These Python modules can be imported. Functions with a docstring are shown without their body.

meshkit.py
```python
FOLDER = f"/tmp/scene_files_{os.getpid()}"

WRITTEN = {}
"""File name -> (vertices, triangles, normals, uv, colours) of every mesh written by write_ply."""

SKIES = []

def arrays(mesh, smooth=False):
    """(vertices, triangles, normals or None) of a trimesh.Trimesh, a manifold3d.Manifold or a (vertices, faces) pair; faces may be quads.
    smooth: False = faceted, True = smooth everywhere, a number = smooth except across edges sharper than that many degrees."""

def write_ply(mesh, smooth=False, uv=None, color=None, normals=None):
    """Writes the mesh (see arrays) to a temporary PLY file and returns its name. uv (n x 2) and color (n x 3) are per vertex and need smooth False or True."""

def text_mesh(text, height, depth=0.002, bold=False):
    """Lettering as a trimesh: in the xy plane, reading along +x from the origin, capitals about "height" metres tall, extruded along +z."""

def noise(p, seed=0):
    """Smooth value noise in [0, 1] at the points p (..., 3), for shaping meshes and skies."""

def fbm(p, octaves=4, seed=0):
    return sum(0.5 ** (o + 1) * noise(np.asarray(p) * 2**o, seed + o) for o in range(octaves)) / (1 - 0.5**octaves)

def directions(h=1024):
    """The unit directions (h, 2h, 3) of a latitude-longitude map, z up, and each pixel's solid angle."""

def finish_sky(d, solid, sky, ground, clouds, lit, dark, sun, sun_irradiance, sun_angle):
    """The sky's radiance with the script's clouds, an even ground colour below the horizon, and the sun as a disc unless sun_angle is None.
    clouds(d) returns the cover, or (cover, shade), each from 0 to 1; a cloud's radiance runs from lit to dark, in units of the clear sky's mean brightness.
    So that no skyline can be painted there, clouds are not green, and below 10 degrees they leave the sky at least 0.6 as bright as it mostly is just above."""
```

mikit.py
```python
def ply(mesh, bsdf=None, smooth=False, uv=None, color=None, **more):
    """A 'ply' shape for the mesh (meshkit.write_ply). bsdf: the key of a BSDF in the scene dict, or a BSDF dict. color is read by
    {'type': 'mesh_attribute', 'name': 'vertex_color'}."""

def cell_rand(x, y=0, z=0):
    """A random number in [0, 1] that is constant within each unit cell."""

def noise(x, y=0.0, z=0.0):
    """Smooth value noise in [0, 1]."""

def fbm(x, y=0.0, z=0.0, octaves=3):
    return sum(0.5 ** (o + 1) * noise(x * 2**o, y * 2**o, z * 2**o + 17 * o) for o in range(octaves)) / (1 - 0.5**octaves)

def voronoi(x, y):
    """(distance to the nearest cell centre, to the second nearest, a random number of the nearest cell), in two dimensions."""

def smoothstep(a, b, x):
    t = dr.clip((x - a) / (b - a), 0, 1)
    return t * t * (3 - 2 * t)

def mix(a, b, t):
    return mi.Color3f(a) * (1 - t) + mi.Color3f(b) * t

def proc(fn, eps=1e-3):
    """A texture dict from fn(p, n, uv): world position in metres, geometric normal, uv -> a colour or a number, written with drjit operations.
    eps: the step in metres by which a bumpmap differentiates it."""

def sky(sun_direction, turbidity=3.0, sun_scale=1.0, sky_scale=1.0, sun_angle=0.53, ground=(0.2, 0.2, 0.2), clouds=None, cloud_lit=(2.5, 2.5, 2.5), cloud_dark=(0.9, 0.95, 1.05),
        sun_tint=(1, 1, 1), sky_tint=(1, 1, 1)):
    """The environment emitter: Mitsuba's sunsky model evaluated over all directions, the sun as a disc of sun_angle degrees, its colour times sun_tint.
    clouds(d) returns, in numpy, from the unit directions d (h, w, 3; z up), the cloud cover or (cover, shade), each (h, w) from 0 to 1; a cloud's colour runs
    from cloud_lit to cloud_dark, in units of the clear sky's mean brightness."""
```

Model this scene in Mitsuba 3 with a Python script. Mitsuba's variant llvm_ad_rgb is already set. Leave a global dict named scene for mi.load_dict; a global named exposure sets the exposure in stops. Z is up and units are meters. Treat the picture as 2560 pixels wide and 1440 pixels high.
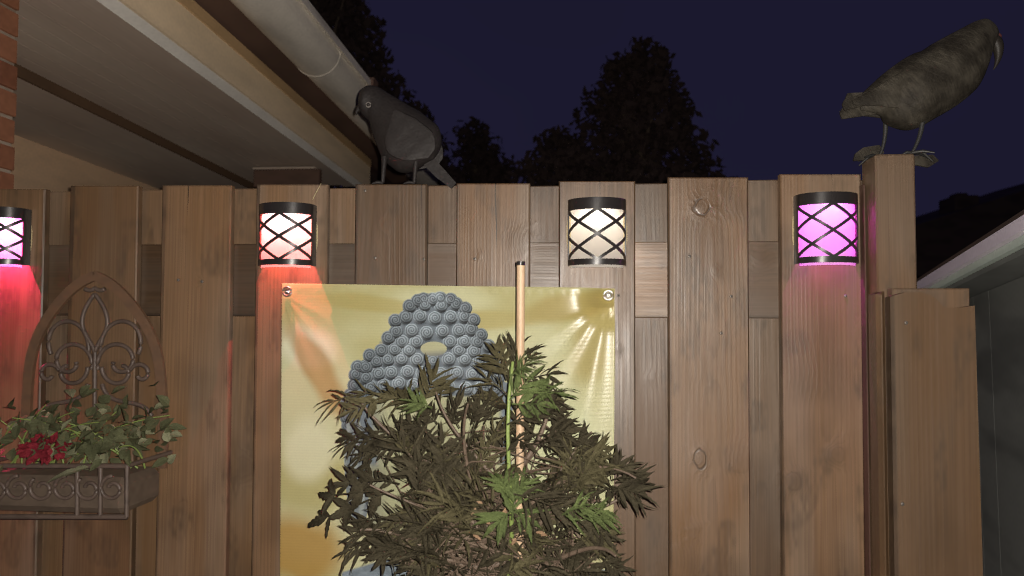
import math, random
import numpy as np, trimesh, manifold3d, shapely
import drjit as dr, mitsuba as mi, mikit, meshkit
from mikit import noise, fbm, cell_rand, smoothstep, mix, proc
rng = np.random.default_rng(11)
random.seed(11)
scene, labels = {}, {}
TF = mi.ScalarTransform4f

# ------------------------------------------------------------------ camera, sky, flash, exposure
F = 1934.0                                            # focal length in photo pixels (2560 wide)
YAW, PITCH, ROLL = math.radians(5.3), math.atan(85 / F), 0.0045
EYE = np.array([0, -1.475, 1.536])
FW = np.array([-math.sin(YAW) * math.cos(PITCH), math.cos(YAW) * math.cos(PITCH), math.sin(PITCH)])
_r0 = np.array([math.cos(YAW), math.sin(YAW), 0.0])
RT = _r0 * math.cos(ROLL) + np.cross(_r0, FW) * math.sin(ROLL)
UP = np.cross(RT, FW)
scene['camera'] = {'type': 'thinlens', 'fov': math.degrees(2 * math.atan(1280 / F)), 'fov_axis': 'x', 'aperture_radius': 0.0030,
                   'focus_distance': 1.42, 'near_clip': 0.05, 'far_clip': 400.0,
                   'to_world': TF().look_at(origin=EYE.tolist(), target=(EYE + FW).tolist(), up=UP.tolist())}
exposure = 0.0
scene['sky'] = mikit.sky((0.3, -0.8, 0.35), turbidity=3, sun_scale=0.0, sky_scale=0.05, ground=(0.1, 0.1, 0.1), sky_tint=(1, 1, 1),
                         clouds=lambda d: (np.ones(d.shape[:2]), 0.6 * meshkit.fbm(d * [2.5, 2.5, 4], 3, 5)),
                         cloud_lit=(3.6, 3.25, 8.9), cloud_dark=(2.3, 2.0, 5.6))
scene['sky']['sampling_weight'] = 1.0
# the phone's flash beside the lens: all of the foreground light comes from it
FL = EYE + RT * 0.011 + UP * 0.008
scene['flash'] = {'type': 'spot', 'intensity': {'type': 'rgb', 'value': [7.1, 6.55, 5.9]}, 'cutoff_angle': 78, 'beam_width': 42, 'sampling_weight': 4.0,
                  'to_world': TF().look_at(origin=FL.tolist(), target=(FL + FW - 0.03 * RT).tolist(), up=[0, 0, 1])}

def ray(px, py): return FW + (px - 1280) / F * RT - (py - 720) / F * UP
def aty(px, py, y=0.0): d = ray(px, py); return EYE + d * ((y - EYE[1]) / d[1])
def atz(px, py, z): return EYE + ray(px, py) * z

# ------------------------------------------------------------------ helpers
def numbered(k):
    if k not in scene and not any(s.startswith(k + '__') for s in scene): return k
    i = 1
    while f'{k}_{i:03d}' in scene or any(s.startswith(f'{k}_{i:03d}__') for s in scene): i += 1
    return f'{k}_{i:03d}'
_names = {}
def obj(name, mesh, bsdf, parent=None, smooth=False, uv=None, **more):
    k = f'{parent}__{name}' if parent else name
    n = _names.get(k, 0); _names[k] = n + 1
    if n: k = f'{k}_{n:03d}'
    scene[k] = mikit.ply(mesh, bsdf, smooth, uv=uv, **more)
    return k
def thing(name, label, cat, group=None):
    n = _names.get('top ' + name, 0); _names['top ' + name] = n + 1
    k = f'{name}_{n:03d}' if n else name
    labels[k] = {'label': label, 'category': cat}
    if group: labels[k]['group'] = group
    return k
def tag(k, label=None, cat=None, kind=None):
    d = labels.setdefault(k, {})
    if label: d['label'] = label
    if cat: d['category'] = cat
    if kind: d['kind'] = kind
def tm(v, f): return trimesh.Trimesh(np.asarray(v, float), np.asarray(f, int), process=False)
def cat(ms): return trimesh.util.concatenate(ms)
def hull(p): return trimesh.convex.convex_hull(np.asarray(p, float))
def box(lo, hi, b=0.0):
    lo, hi = np.minimum(lo, hi), np.maximum(lo, hi)
    c, h = (np.array(lo) + hi) / 2, (np.array(hi) - lo) / 2
    if b <= 0: m = trimesh.creation.box(extents=2 * h); m.apply_translation(c); return m
    pts = []
    for s in np.ndindex(2, 2, 2):
        s = np.array(s) * 2 - 1
        for k in range(3):
            q = h - b; q[k] = h[k]; pts.append(c + s * q)
    return hull(pts)
def slab(quad, t, b=0.003):
    """A board: the quad is its front face (a, b, c, d), extruded along +y by t, the front edges chamfered."""
    q = np.asarray(quad, float); c = q.mean(0); e = c - q
    inn = q + np.sign(e) * [b, 0, b]
    return hull(np.vstack([inn, q + [0, b, 0], q + [0, t, 0]]))
def tube(path, r, n=8, closed=False, ends=True):
    p = np.asarray(path, float); m = len(p)
    r = np.broadcast_to(r, m)
    t = np.gradient(p, axis=0) if not closed else np.roll(p, -1, 0) - np.roll(p, 1, 0)
    t /= np.linalg.norm(t, axis=1, keepdims=True) + 1e-12
    ref = np.array([0, 0, 1.0]) if abs(t[:, 2]).mean() < 0.8 else np.array([0, 1.0, 0])
    a = np.cross(t, ref); a /= np.linalg.norm(a, axis=1, keepdims=True) + 1e-12
    b = np.cross(t, a)
    an = np.arange(n) * 2 * np.pi / n
    v = p[:, None] + r[:, None, None] * (np.cos(an)[None, :, None] * a[:, None] + np.sin(an)[None, :, None] * b[:, None])
    return rings(v, closed, ends)
def rings(v, closed=False, ends=True):
    m, n = v.shape[:2]; f = []
    for i in range(m if closed else m - 1):
        for j in range(n):
            a, b = i * n + j, i * n + (j + 1) % n
            c, d = ((i + 1) % m) * n + (j + 1) % n, ((i + 1) % m) * n + j
            f += [[a, b, c], [a, c, d]]
    V = v.reshape(-1, 3)
    if ends and not closed:
        k = len(V); V = np.vstack([V, v[0].mean(0), v[-1].mean(0)])
        for j in range(n):
            f += [[k, (j + 1) % n, j], [k + 1, (m - 1) * n + j, (m - 1) * n + (j + 1) % n]]
    mesh = tm(V, f)
    if mesh.volume < 0: mesh.invert()
    return mesh
def smoothpath(p, n=24):
    from scipy.interpolate import CubicSpline
    p = np.asarray(p, float); s = np.r_[0, np.cumsum(np.linalg.norm(np.diff(p, axis=0), axis=1))]
    return CubicSpline(s, p)(np.linspace(0, s[-1], n))

# ------------------------------------------------------------------ materials
def rgb(*c): return {'type': 'rgb', 'value': list(c)}
def mat(name, color, rough=0.6, spec=0.5, metal=0.0, bump=None, **k):
    d = {'type': 'principled', 'base_color': color if isinstance(color, dict) else rgb(*color), 'roughness': rough, 'specular': spec, 'metallic': metal, **k}
    if bump: d = {'type': 'bumpmap', 'arbitrary': bump, 'scale': 1.0, 'bsdf': d}
    scene[name] = {'type': 'twosided', 'bsdf': d}
    return name

# knots of the fence: photo pixel -> world (x, z, radius, strength)
KNOTS = [(1755, 518, 19, 1, 1), (1835, 500, 26, .6, .1), (1304, 608, 22, 1, 0), (1750, 1146, 17, 1, .9), (1850, 1150, 24, .6, .15), (1985, 1204, 17, 1.1, .3), (2090, 1135, 17, .9, .1),
         (1705, 1405, 30, .9, 0), (1742, 1322, 12, .6, 0), (1905, 650, 22, .7, 0), (1544, 870, 9, .9, 0), (1788, 675, 9, .6, .2), (1200, 640, 10, .4, .2), (500, 705, 8, .6, 0),
         (590, 1180, 24, .9, 0), (460, 1270, 15, .5, .2), (740, 470, 9, .4, 0), (960, 560, 12, .3, 0), (1630, 950, 12, .3, 0), (2010, 930, 30, .4, 0), (1770, 930, 26, .3, 0)]
KN = []
for px, py, r, s, q in KNOTS:
    p = aty(px, py); KN.append((p[0], p[2], r * 0.00077, s, q))
CRACKS = [(float(aty(x, y0)[0]), float(aty(x, y1)[2]), float(aty(x, y0)[2]) + .3) for x, y0, y1 in [(1240, 458, 640), (1052, 460, 560), (470, 463, 540), (1500, 452, 500), (2080, 435, 470)]]
def wood_parts(p, uv):
    i = dr.floor(uv.x / 2); lu = uv.x - 2 * i - 1
    tone = dr.floor(uv.y / 20); v = uv.y - 20 * tone
    r1, r2, r3, r4 = (cell_rand(i, k) for k in range(4))
    wx = 0.02 * (noise(lu * 9, v * 2.2, i * 5.3) - .5)
    knot, ring = mi.Float(0), mi.Float(0)
    for kx, kz, kr, ks, kq in KN:
        on = dr.select(dr.abs(p.y) < 0.06, 1.0, 0.0)
        d = dr.sqrt(dr.square(p.x - kx) + dr.square((p.z - kz) * 0.8)) / kr
        d = d * (1 + .45 * (noise(p.x * 60, p.z * 60) - .5) + .25 * (noise(p.x * 150, p.z * 150) - .5))
        knot += on * ks * dr.exp(-d * d * .55)
        ring += on * kq * smoothstep(.72, .9, d) * (1 - smoothstep(.95, 1.2, d)) * smoothstep(.25, .7, noise(p.x * 38 + kx * 50, p.z * 38 + kz * 70))
    c = lu + wx - (r1 - .5) * .07
    dep = .008 + .03 * r2 + (v - .6 - r4) * .035 * (r3 - .35) + .02 * noise(v * 1.7, i * 3.1) + .02 * knot
    q = dr.sqrt(c * c + dep * dep) * (150 + 80 * r4)
    s = q - dr.floor(q)
    band = smoothstep(.25, .85, s) * (1 - smoothstep(.9, 1, s))
    fib = noise(lu * 520, v * 9, i * 2.7)
    strk = noise(lu * 95 + wx * 400, v * 1.1, i * 4.9)
    return i, lu, v, tone, band, fib, strk, knot, ring, r1
def wood_color(p, n, uv):
    i, lu, v, tone, band, fib, strk, knot, ring, r1 = wood_parts(p, uv)
    blot = fbm(lu * 9 + i * 7, v * 4.5, 3.0)
    k = .40 + .112 * tone
    base = mix((.200, .121, .066), (.102, .057, .029), .25 * band + .36 * strk)
    base = mix(base, (.165, .088, .038), .6 * smoothstep(.42, .7, blot))
    base = mix(base, (.175, .098, .048), .25 * smoothstep(.35, .8, cell_rand(i, 9)))
    grey = smoothstep(.42, .72, fbm(lu * 14 + i * 3, v * 2.2, 9.0))
    base = mix(base, (.192, .146, .106), .48 * grey)
    base = base * (k * (.87 + .26 * fib) * (.82 + .32 * r1))
    base = base * (1 - .26 * smoothstep(.5, .78, fbm(lu * 7 + i * 13, v * 6 + i, 21.0)))
    base = mix(base, (.085, .05, .027), dr.clip(.35 * knot, 0, 1))
    base = mix(base, (.045, .026, .015), dr.clip(.75 * ring, 0, 1))
    for cx, z0, z1 in CRACKS:
        w = .0009 * smoothstep(0.0, .12, dr.minimum(p.z - z0, z1 - p.z) * 2)
        c = (1 - smoothstep(w * .6, w * 1.6 + .0002, dr.abs(p.x - cx - .004 * (noise(p.z * 14, cx * 50) - .5)))) * dr.select((p.z > z0) & (p.z < z1), 1.0, 0.0)
        base = mix(base, (.02, .013, .009), .85 * c)
    dirt = smoothstep(.62, .8, noise(lu * 30 + i * 9, v * 14)) * noise(lu * 200, v * 60)
    edge = smoothstep(.0685, .0722, dr.abs(lu)) * (.5 + .5 * noise(v * 40, i * 3.0))  # grime and the shade of the gaps, both painted along plank edges
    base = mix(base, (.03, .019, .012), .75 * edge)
    return mix(base, (.05, .036, .024), .45 * dirt)
def wood_bump(p, n, uv):
    i, lu, v, tone, band, fib, strk, knot, ring, r1 = wood_parts(p, uv)
    return .00008 * band + .00013 * fib + .00024 * strk + .0035 * noise(lu * 11 + i * 3, v * 2.5) + .0009 * knot - .0005 * ring
def wood_rough(p, n, uv):
    i = dr.floor(uv.x / 2)
    return .31 + .20 * noise(uv.x * 22, uv.y * 3.5) + .10 * noise(uv.x * 300, uv.y * 14)
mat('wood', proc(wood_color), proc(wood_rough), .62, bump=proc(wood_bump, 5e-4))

mat('black_metal', (.022, .019, .018), .26, .8)
mat('steel', (.62, .6, .57), .3, metal=1.0)
mat('zinc', (.22, .2, .18), .45, metal=.7)
scene['diffuser_plastic'] = {'type': 'principledthin', 'base_color': rgb(.62, .60, .58), 'roughness': .45, 'diff_trans': 1.0, 'spec_trans': 0.0}
mat('tan_foam', (.42, .34, .2), .8)

def paint(name, c, dirt=.25, rough=.45, freq=6.0):
    def fn(p, n, uv, c=c):
        d = fbm(p.x * freq, p.y * freq * .5, p.z * freq * 2)
        e = noise(p.x * 160, p.y * 160, p.z * 160)
        return mi.Color3f(*c) * (1 - dirt * smoothstep(.4, .75, d)) * (.95 + .1 * e)
    return mat(name, proc(fn), rough, .5)
paint('white_trim', (.86, .81, .73), .15)
paint('cream_trim', (.86, .68, .46), .14)
paint('ochre_trim', (.60, .40, .21), .2)
paint('grey_gutter', (.68, .62, .53), .4, .38, 5)
paint('dark_timber', (.12, .068, .048), .3, .7)
paint('batten', (.13, .075, .042), .2, .7)
paint('cream_panel', (.80, .56, .36), .15, .7)
paint('shed_white', (.88, .78, .88), .08, .4)
paint('shed_green', (.56, .64, .57), .12, .5)
paint('shed_dark', (.15, .155, .145), .35, .6)
paint('roof_dark', (.07, .045, .035), .4, .8)
paint('mortar', (.34, .27, .21), .3, .9, 30)
paint('strip_shade_brown', (.075, .036, .024), .3, .6)  # dark brown that carries the shade beside the corner post
def soffit_fn(p, n, uv):
    return mix((.58, .50, .41), (.40, .30, .24), fbm(p.x * 5, p.y * 2, p.z * 5)) * (.96 + .08 * noise(p.x * 220, p.y * 9, p.z * 220))
mat('soffit_board', proc(soffit_fn), .6)
def brick_fn(p, n, uv):
    r = cell_rand(dr.floor(p.y / .22), dr.floor(p.z / .0625))
    return mix((.30, .128, .07), (.20, .078, .042), r) * (.75 + .5 * fbm(p.x * 60, p.y * 60, p.z * 60))
mat('brick_clay', proc(brick_fn), .85, .3, bump=proc(lambda p, n, uv: .0015 * fbm(p.x * 150, p.y * 150, p.z * 150), 5e-4))
def ground_fn(p, n, uv):
    return mix((.14, .13, .12), (.09, .085, .08), fbm(p.x * 4, p.y * 4, p.z)) * (.8 + .4 * noise(p.x * 90, p.y * 90))
mat('paving', proc(ground_fn), .85)

# ------------------------------------------------------------------ the setting
def grid_sheet(x0, x1, y0, y1, z, n=2):
    v = [[x, y, z] for x in np.linspace(x0, x1, n) for y in np.linspace(y0, y1, n)]
    return tm(v, [[i * n + j, (i + 1) * n + j, (i + 1) * n + j + 1] for i in range(n - 1) for j in range(n - 1)] + [[i * n + j, (i + 1) * n + j + 1, i * n + j + 1] for i in range(n - 1) for j in range(n - 1)])
tag(obj('ground', grid_sheet(-150, 150, -150, 150, 0), 'paving'), kind='structure')

# ------------------------------------------------------------------ the fence
_wid = [0]
def wood_uv(mesh, tone=5, across='x', seed=None, along0=0.0):
    """Each board its own strip of uv: 2 units of u per board, 20 of v per tone."""
    _wid[0] += 1
    i = _wid[0] if seed is None else seed
    v = mesh.vertices; c = v.mean(0)
    if across == 'x': a, l = v[:, 0] - c[0] + .35 * (v[:, 1] - c[1]), v[:, 2]
    elif across == 'z': a, l = v[:, 2] - c[2] + .35 * (v[:, 1] - c[1]), v[:, 0] + 2.0
    return np.stack([2 * i + 1 + a, 20 * tone + l], 1)
def wood_board(name, mesh, parent, tone=5, across='x', seed=None, bs='wood'):
    mesh = mesh.copy(); mesh = tm(mesh.vertices, mesh.faces)
    return obj(name, mesh, bs, parent, uv=wood_uv(mesh, tone, across, seed))
fence = thing('wooden_fence', 'brown stained board fence of overlapping vertical planks carrying the lamps and the banner', 'fence')
def quad_px(xl, xr, yt, xlb, xrb, y, zb=0.05):
    """Front face of a board that reaches from the height of pixel row yt down to zb; its sides pass through (xl, yt), (xlb, 1440) and so on."""
    out = []
    for xt, xb in ((xl, xlb), (xr, xrb)):
        a, b = aty(xt, yt, y), aty(xb, 1440, y)
        t = (zb - a[2]) / (b[2] - a[2]); lo = a + (b - a) * t
        out.append((a, lo))
    return [out[0][0], out[1][0], out[1][1], out[0][1]]
def lean(x): return x - (x - 1460) * -0.0 + (x - 1500) * 0.0165          # where a plank edge is at the bottom row
FB = [(-75, 112, 472), (175, 345, 464), (405, 578, 463), (641, 818, 461), (888, 1067, 460), (1141, 1325, 458), (1397, 1588, 452), (1670, 1871, 443), (1950, 2153, 435)]
TONE = [5, 4, 5, 5, 3, 5, 5, 6, 6]
for k, (xl, xr, yt) in enumerate(FB):
    m = slab(quad_px(xl, xr, yt, lean(xl), lean(xr), 0.0), .017, .0025)
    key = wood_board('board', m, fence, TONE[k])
far_left = slab([aty(-420, 474), aty(-140, 473), aty(-140, 473) * [1, 1, 0] + [0, 0, .05], aty(-420, 474) * [1, 1, 0] + [0, 0, .05]], .017)
wood_board('board', far_left, fence, 5)
GAPS = [(-140, -75, 480), (112, 175, 478), (345, 405, 474), (578, 641, 471), (818, 888, 470), (1067, 1141, 463), (1325, 1397, 464), (1588, 1670, 458), (1871, 1950, 449), (2153, 2200, 449)]
GT = [4, 4, 6, 5, 6, 4, 4, 4, 4, 1]
BT = [1, 1, 0, 0, 1, 2, 4, 8, 3, 0]
ZR0, ZR1 = 1.545, 1.6905
for k, (xl, xr, yt) in enumerate(GAPS):
    c, w = (aty(xl, 700)[0] + aty(xr, 700)[0]) / 2, .145
    zt = aty((xl + xr) / 2, yt, .042)[2]
    if k == len(GAPS) - 1: c -= .03
    m = slab([[c - w / 2, .043, zt], [c + w / 2, .043, zt], [c + w / 2, .043, .05], [c - w / 2, .043, .05]], .017, .002)
    wood_board('back_board', m, fence, GT[k])
    xa, xb = aty(xl, 700)[0] - .03, aty(xr, 700)[0] + .03
    if k == len(GAPS) - 1: xb -= .03
    m = slab([[xa, .019, ZR1], [xb, .019, ZR1], [xb, .019, ZR0], [xa, .019, ZR0]], .022, .0015)
    wood_board('spacer_block', m, fence, BT[k], 'z')
for z in (1.0, .25):
    m = slab([[-1.5, .019, z], [.47, .019, z], [.47, .019, z - .145], [-1.5, .019, z - .145]], .022, .0015)
    wood_board('rail', m, fence, 4, 'z')
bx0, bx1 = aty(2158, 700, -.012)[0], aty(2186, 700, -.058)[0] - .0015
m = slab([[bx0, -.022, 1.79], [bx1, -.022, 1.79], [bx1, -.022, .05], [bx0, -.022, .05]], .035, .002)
obj('post_shade_strip', m, 'strip_shade_brown', fence)  # added dark strip, stands in for the shaded left side of the post
m = slab([[-1.5, .0425, 1.66], [.47, .0425, 1.66], [.47, .0425, 1.6], [-1.5, .0425, 1.6]], -.0015, .0002)
def screw(px, py, parent, r=.0030, y=0.0, bs='zinc'):
    p = aty(px, py, y)
    prof = np.array([[0, .0012], [.35, .0006], [.42, .0020], [.8, .0017], [1.0, .0006], [1.0, -.003], [0, -.003]])
    an = np.arange(14) * 2 * np.pi / 14
    v = np.array([[[p[0] + r * q[0] * np.cos(a), y - q[1], p[2] + r * q[0] * np.sin(a)] for a in an] for q in prof])
    obj('screw', rings(v, ends=False), bs, parent, smooth=40)
for s in [(938, 645), (1187, 647), (1724, 641), (1828, 741), (1803, 833), (2114, 740), (1546, 739), (505, 704), (446, 700), (1060, 648), (913, 465 + 12)]:
    screw(*s, fence)

# ------------------------------------------------------------------ the corner post and the gate leaf
post = thing('fence_post', 'square wooden corner post rising above the fence with a dark bird figure on its top', 'fence post')
YP = -.062
a, b = aty(2188, 385, YP), aty(2288, 385, YP)
m = box([a[0], YP, 0], [b[0], YP + .068, a[2]], .003)
wood_board('shaft', m, post, 5)
gate = thing('wooden_gate', 'brown wooden gate leaf with a stepped top edge, closed against the corner post', 'gate')
YG = YP - .004
q = [aty(2218, 722, YG), aty(2409, 722, YG)]
m = slab([q[0], q[1], q[1] * [1, 1, 0] + [0, 0, .06], q[0] * [1, 1, 0] + [0, 0, .06]], -.022 + .044, .002)
m.apply_translation([0, -.0, 0])
wood_board('back_panel', tm(m.vertices - [0, .022, 0], m.faces), gate, 3)
YG2 = YG - .045
top = [(2225, 742), (2262, 731), (2300, 730), (2328, 738), (2346, 752), (2358, 766), (2372, 770), (2410, 768), (2437, 764)]
pts = [aty(x, y, YG2) for x, y in top]
poly = shapely.Polygon([(p[0], p[2]) for p in pts] + [(aty(2453, 1440, YG2)[0] + .012, .06), (pts[0][0], .06)])
def extrude_front(poly, y0, t, b=.003):
    m = trimesh.creation.extrude_polygon(poly, t, engine='earcut')
    v = m.vertices; return tm(np.stack([v[:, 0], y0 + v[:, 2], v[:, 1]], 1), m.faces[:, ::-1])
m = extrude_front(poly, YG2, .022)
wood_board('front_panel', m, gate, 2)
m = slab([aty(2192, 735, YG2 - .0), aty(2214, 728, YG2), aty(2214, 728, YG2) * [1, 1, 0] + [0, 0, .06], aty(2192, 735, YG2) * [1, 1, 0] + [0, 0, .06]], .04, .006)
wood_board('edge_strip', m, gate, 3)
for s in [(2265, 807), (2256, 1260)]: screw(*s, gate, .0032, YG2)

# ------------------------------------------------------------------ the solar wall lamps
def sweep(path, nrm, w, t):
    """A flat bar along a path on the shell: nrm the outward normal, w its width in the shell, t its thickness along the normal."""
    p, n = np.asarray(path, float), np.asarray(nrm, float)
    tg = np.gradient(p, axis=0); tg /= np.linalg.norm(tg, axis=1, keepdims=True)
    n = n - (n * tg).sum(1, keepdims=True) * tg; n /= np.linalg.norm(n, axis=1, keepdims=True)
    s = np.cross(tg, n)
    v = np.stack([p + s * w / 2 + n * t / 2, p - s * w / 2 + n * t / 2, p - s * w / 2 - n * t / 2, p + s * w / 2 - n * t / 2], 1)
    return rings(v)
A, B, D0 = .0535, .040, .014                              # half width, depth of the arc, depth of the straight sides
_ph = np.linspace(-np.pi / 2, np.pi / 2, 121)
_x, _y = A * np.sin(_ph), -(D0 + B * np.cos(_ph))
_s = np.r_[0, np.cumsum(np.hypot(np.diff(_x), np.diff(_y)))]; LH = _s[-1] / 2; _s -= LH
def shell(s, off=0.0):
    s = np.asarray(s, float); x, y = np.interp(s, _s, _x), np.interp(s, _s, _y)
    nx, ny = np.interp(s, _s, np.sin(_ph) * B), np.interp(s, _s, -np.cos(_ph) * A)
    l = np.hypot(nx, ny); return x + off * nx / l, y + off * ny / l, nx / l, ny / l
def wall_lamp(px, py, h, led, label):
    """px, py: photo pixel of the lamp's centre on the fence; h: height in metres; led: intensity of the diode inside its top."""
    t = thing('wall_lamp', label, 'wall lamp')
    c = aty(px, py); z0, z1 = -h / 2, h / 2
    def put(name, m, bs, smooth=30, uv=None):
        m = tm(m.vertices + [c[0], 0, c[2]], m.faces); return obj(name, m, bs, t, smooth=smooth)
    def bar(name, s0, za, s1, zb, w, th=.0022, n=26, off=0.0):
        k = np.linspace(0, 1, n); s = s0 + (s1 - s0) * k
        x, y, nx, ny = shell(s, off)
        put(name, sweep(np.stack([x, y, za + (zb - za) * k], 1), np.stack([nx, ny, 0 * nx], 1), w, th), 'black_metal')
    TB, BB = .021, .011
    bar('top_band', -LH, z1 - TB / 2, LH, z1 - TB / 2, TB, .0026, 48)
    bar('bottom_band', -LH, z0 + BB / 2, LH, z0 + BB / 2, BB, .0026, 48)
    zt, zb = z1 - TB + .001, z0 + BB - .001; zm = (zt + zb) / 2; q1, q3 = zt * .75 + zb * .25, zt * .25 + zb * .75
    L = LH - .002
    for s0, za, s1, zz in [(-L, zt, L, zb), (L, zt, -L, zb), (0, zt, -L, zm), (0, zt, L, zm), (-L, zm, 0, zb), (L, zm, 0, zb)]:
        bar('lattice_bar', s0, za, s1, zz, .0054, .0022 if s1 > s0 else .0018)
    for sg in (-1, 1):
        x = sg * A
        put('side_wall', box([x - .0013, -D0 - .001, z0], [x + .0013, -.0005, z1]), 'black_metal')
        bar('side_strip', sg * (LH - .0035), z0 + BB, sg * (LH - .0035), z1 - TB, .007, .0024, 3)
    k = np.linspace(-LH, LH, 30); x, y, _, _ = shell(k, -.0002)
    pl = shapely.Polygon(list(zip(x, y)) + [(A - .001, -.001), (-A + .001, -.001)])
    cap = trimesh.creation.extrude_polygon(pl, .003, engine='earcut'); cap.apply_translation([0, 0, z1 - .0025])
    put('solar_cap', cap, 'black_metal', False)
    k = np.linspace(-LH + .002, LH - .002, 40); x, y, _, _ = shell(k, -.0042)
    zz = np.linspace(z0 - .0045, z1 - .004, 8)
    v = np.array([[a_, b_, z_] for z_ in zz for a_, b_ in zip(x, y)])
    n = len(k); f = [q for i in range(7) for j in range(n - 1) for q in ([i * n + j, i * n + j + 1, (i + 1) * n + j + 1], [i * n + j, (i + 1) * n + j + 1, (i + 1) * n + j])]
    put('diffuser', tm(v, f), 'diffuser_plastic', True)
    an = np.linspace(0, 2 * np.pi, 33)[:-1]
    v = np.array([[[A * 1.13 * r * np.cos(a_), yy, h * .545 * r * np.sin(a_)] for a_ in an] for r, yy in ((0, -.0004), (.98, -.0004), (1, 0.0), (1, .001))])
    m = rings(np.array([[[np.sign(q[0]) * min(abs(q[0]), A * 1.05 + .0012), q[1], np.clip(q[2], -.049, z1 + .003)] for q in r] for r in v]), ends=False)
    put('mounting_pad', m, 'tan_foam', False)
    scene[t + '_diode'] = {'type': 'spot', 'intensity': rgb(*led), 'cutoff_angle': 80, 'beam_width': 26, 'sampling_weight': .6,
                           'to_world': TF().look_at(origin=[c[0], -.024, c[2] + z1 - .007], target=[c[0], -.026, c[2]], up=[0, 1, 0])}
wall_lamp(15, 595, .1140, (2.2, .070, .48), 'black lattice wall lamp glowing hot pink, leftmost, cut off by the picture edge')
wall_lamp(724, 591, .1195, (.75, .075, .080), 'black lattice wall lamp glowing red above the banner\'s top corner')
wall_lamp(1492, 585, .1240, (.058, .052, .043), 'black lattice wall lamp glowing warm white above the banner')
wall_lamp(2060, 576, .1265, (.26, .014, .28), 'black lattice wall lamp glowing purple beside the corner post')

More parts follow.
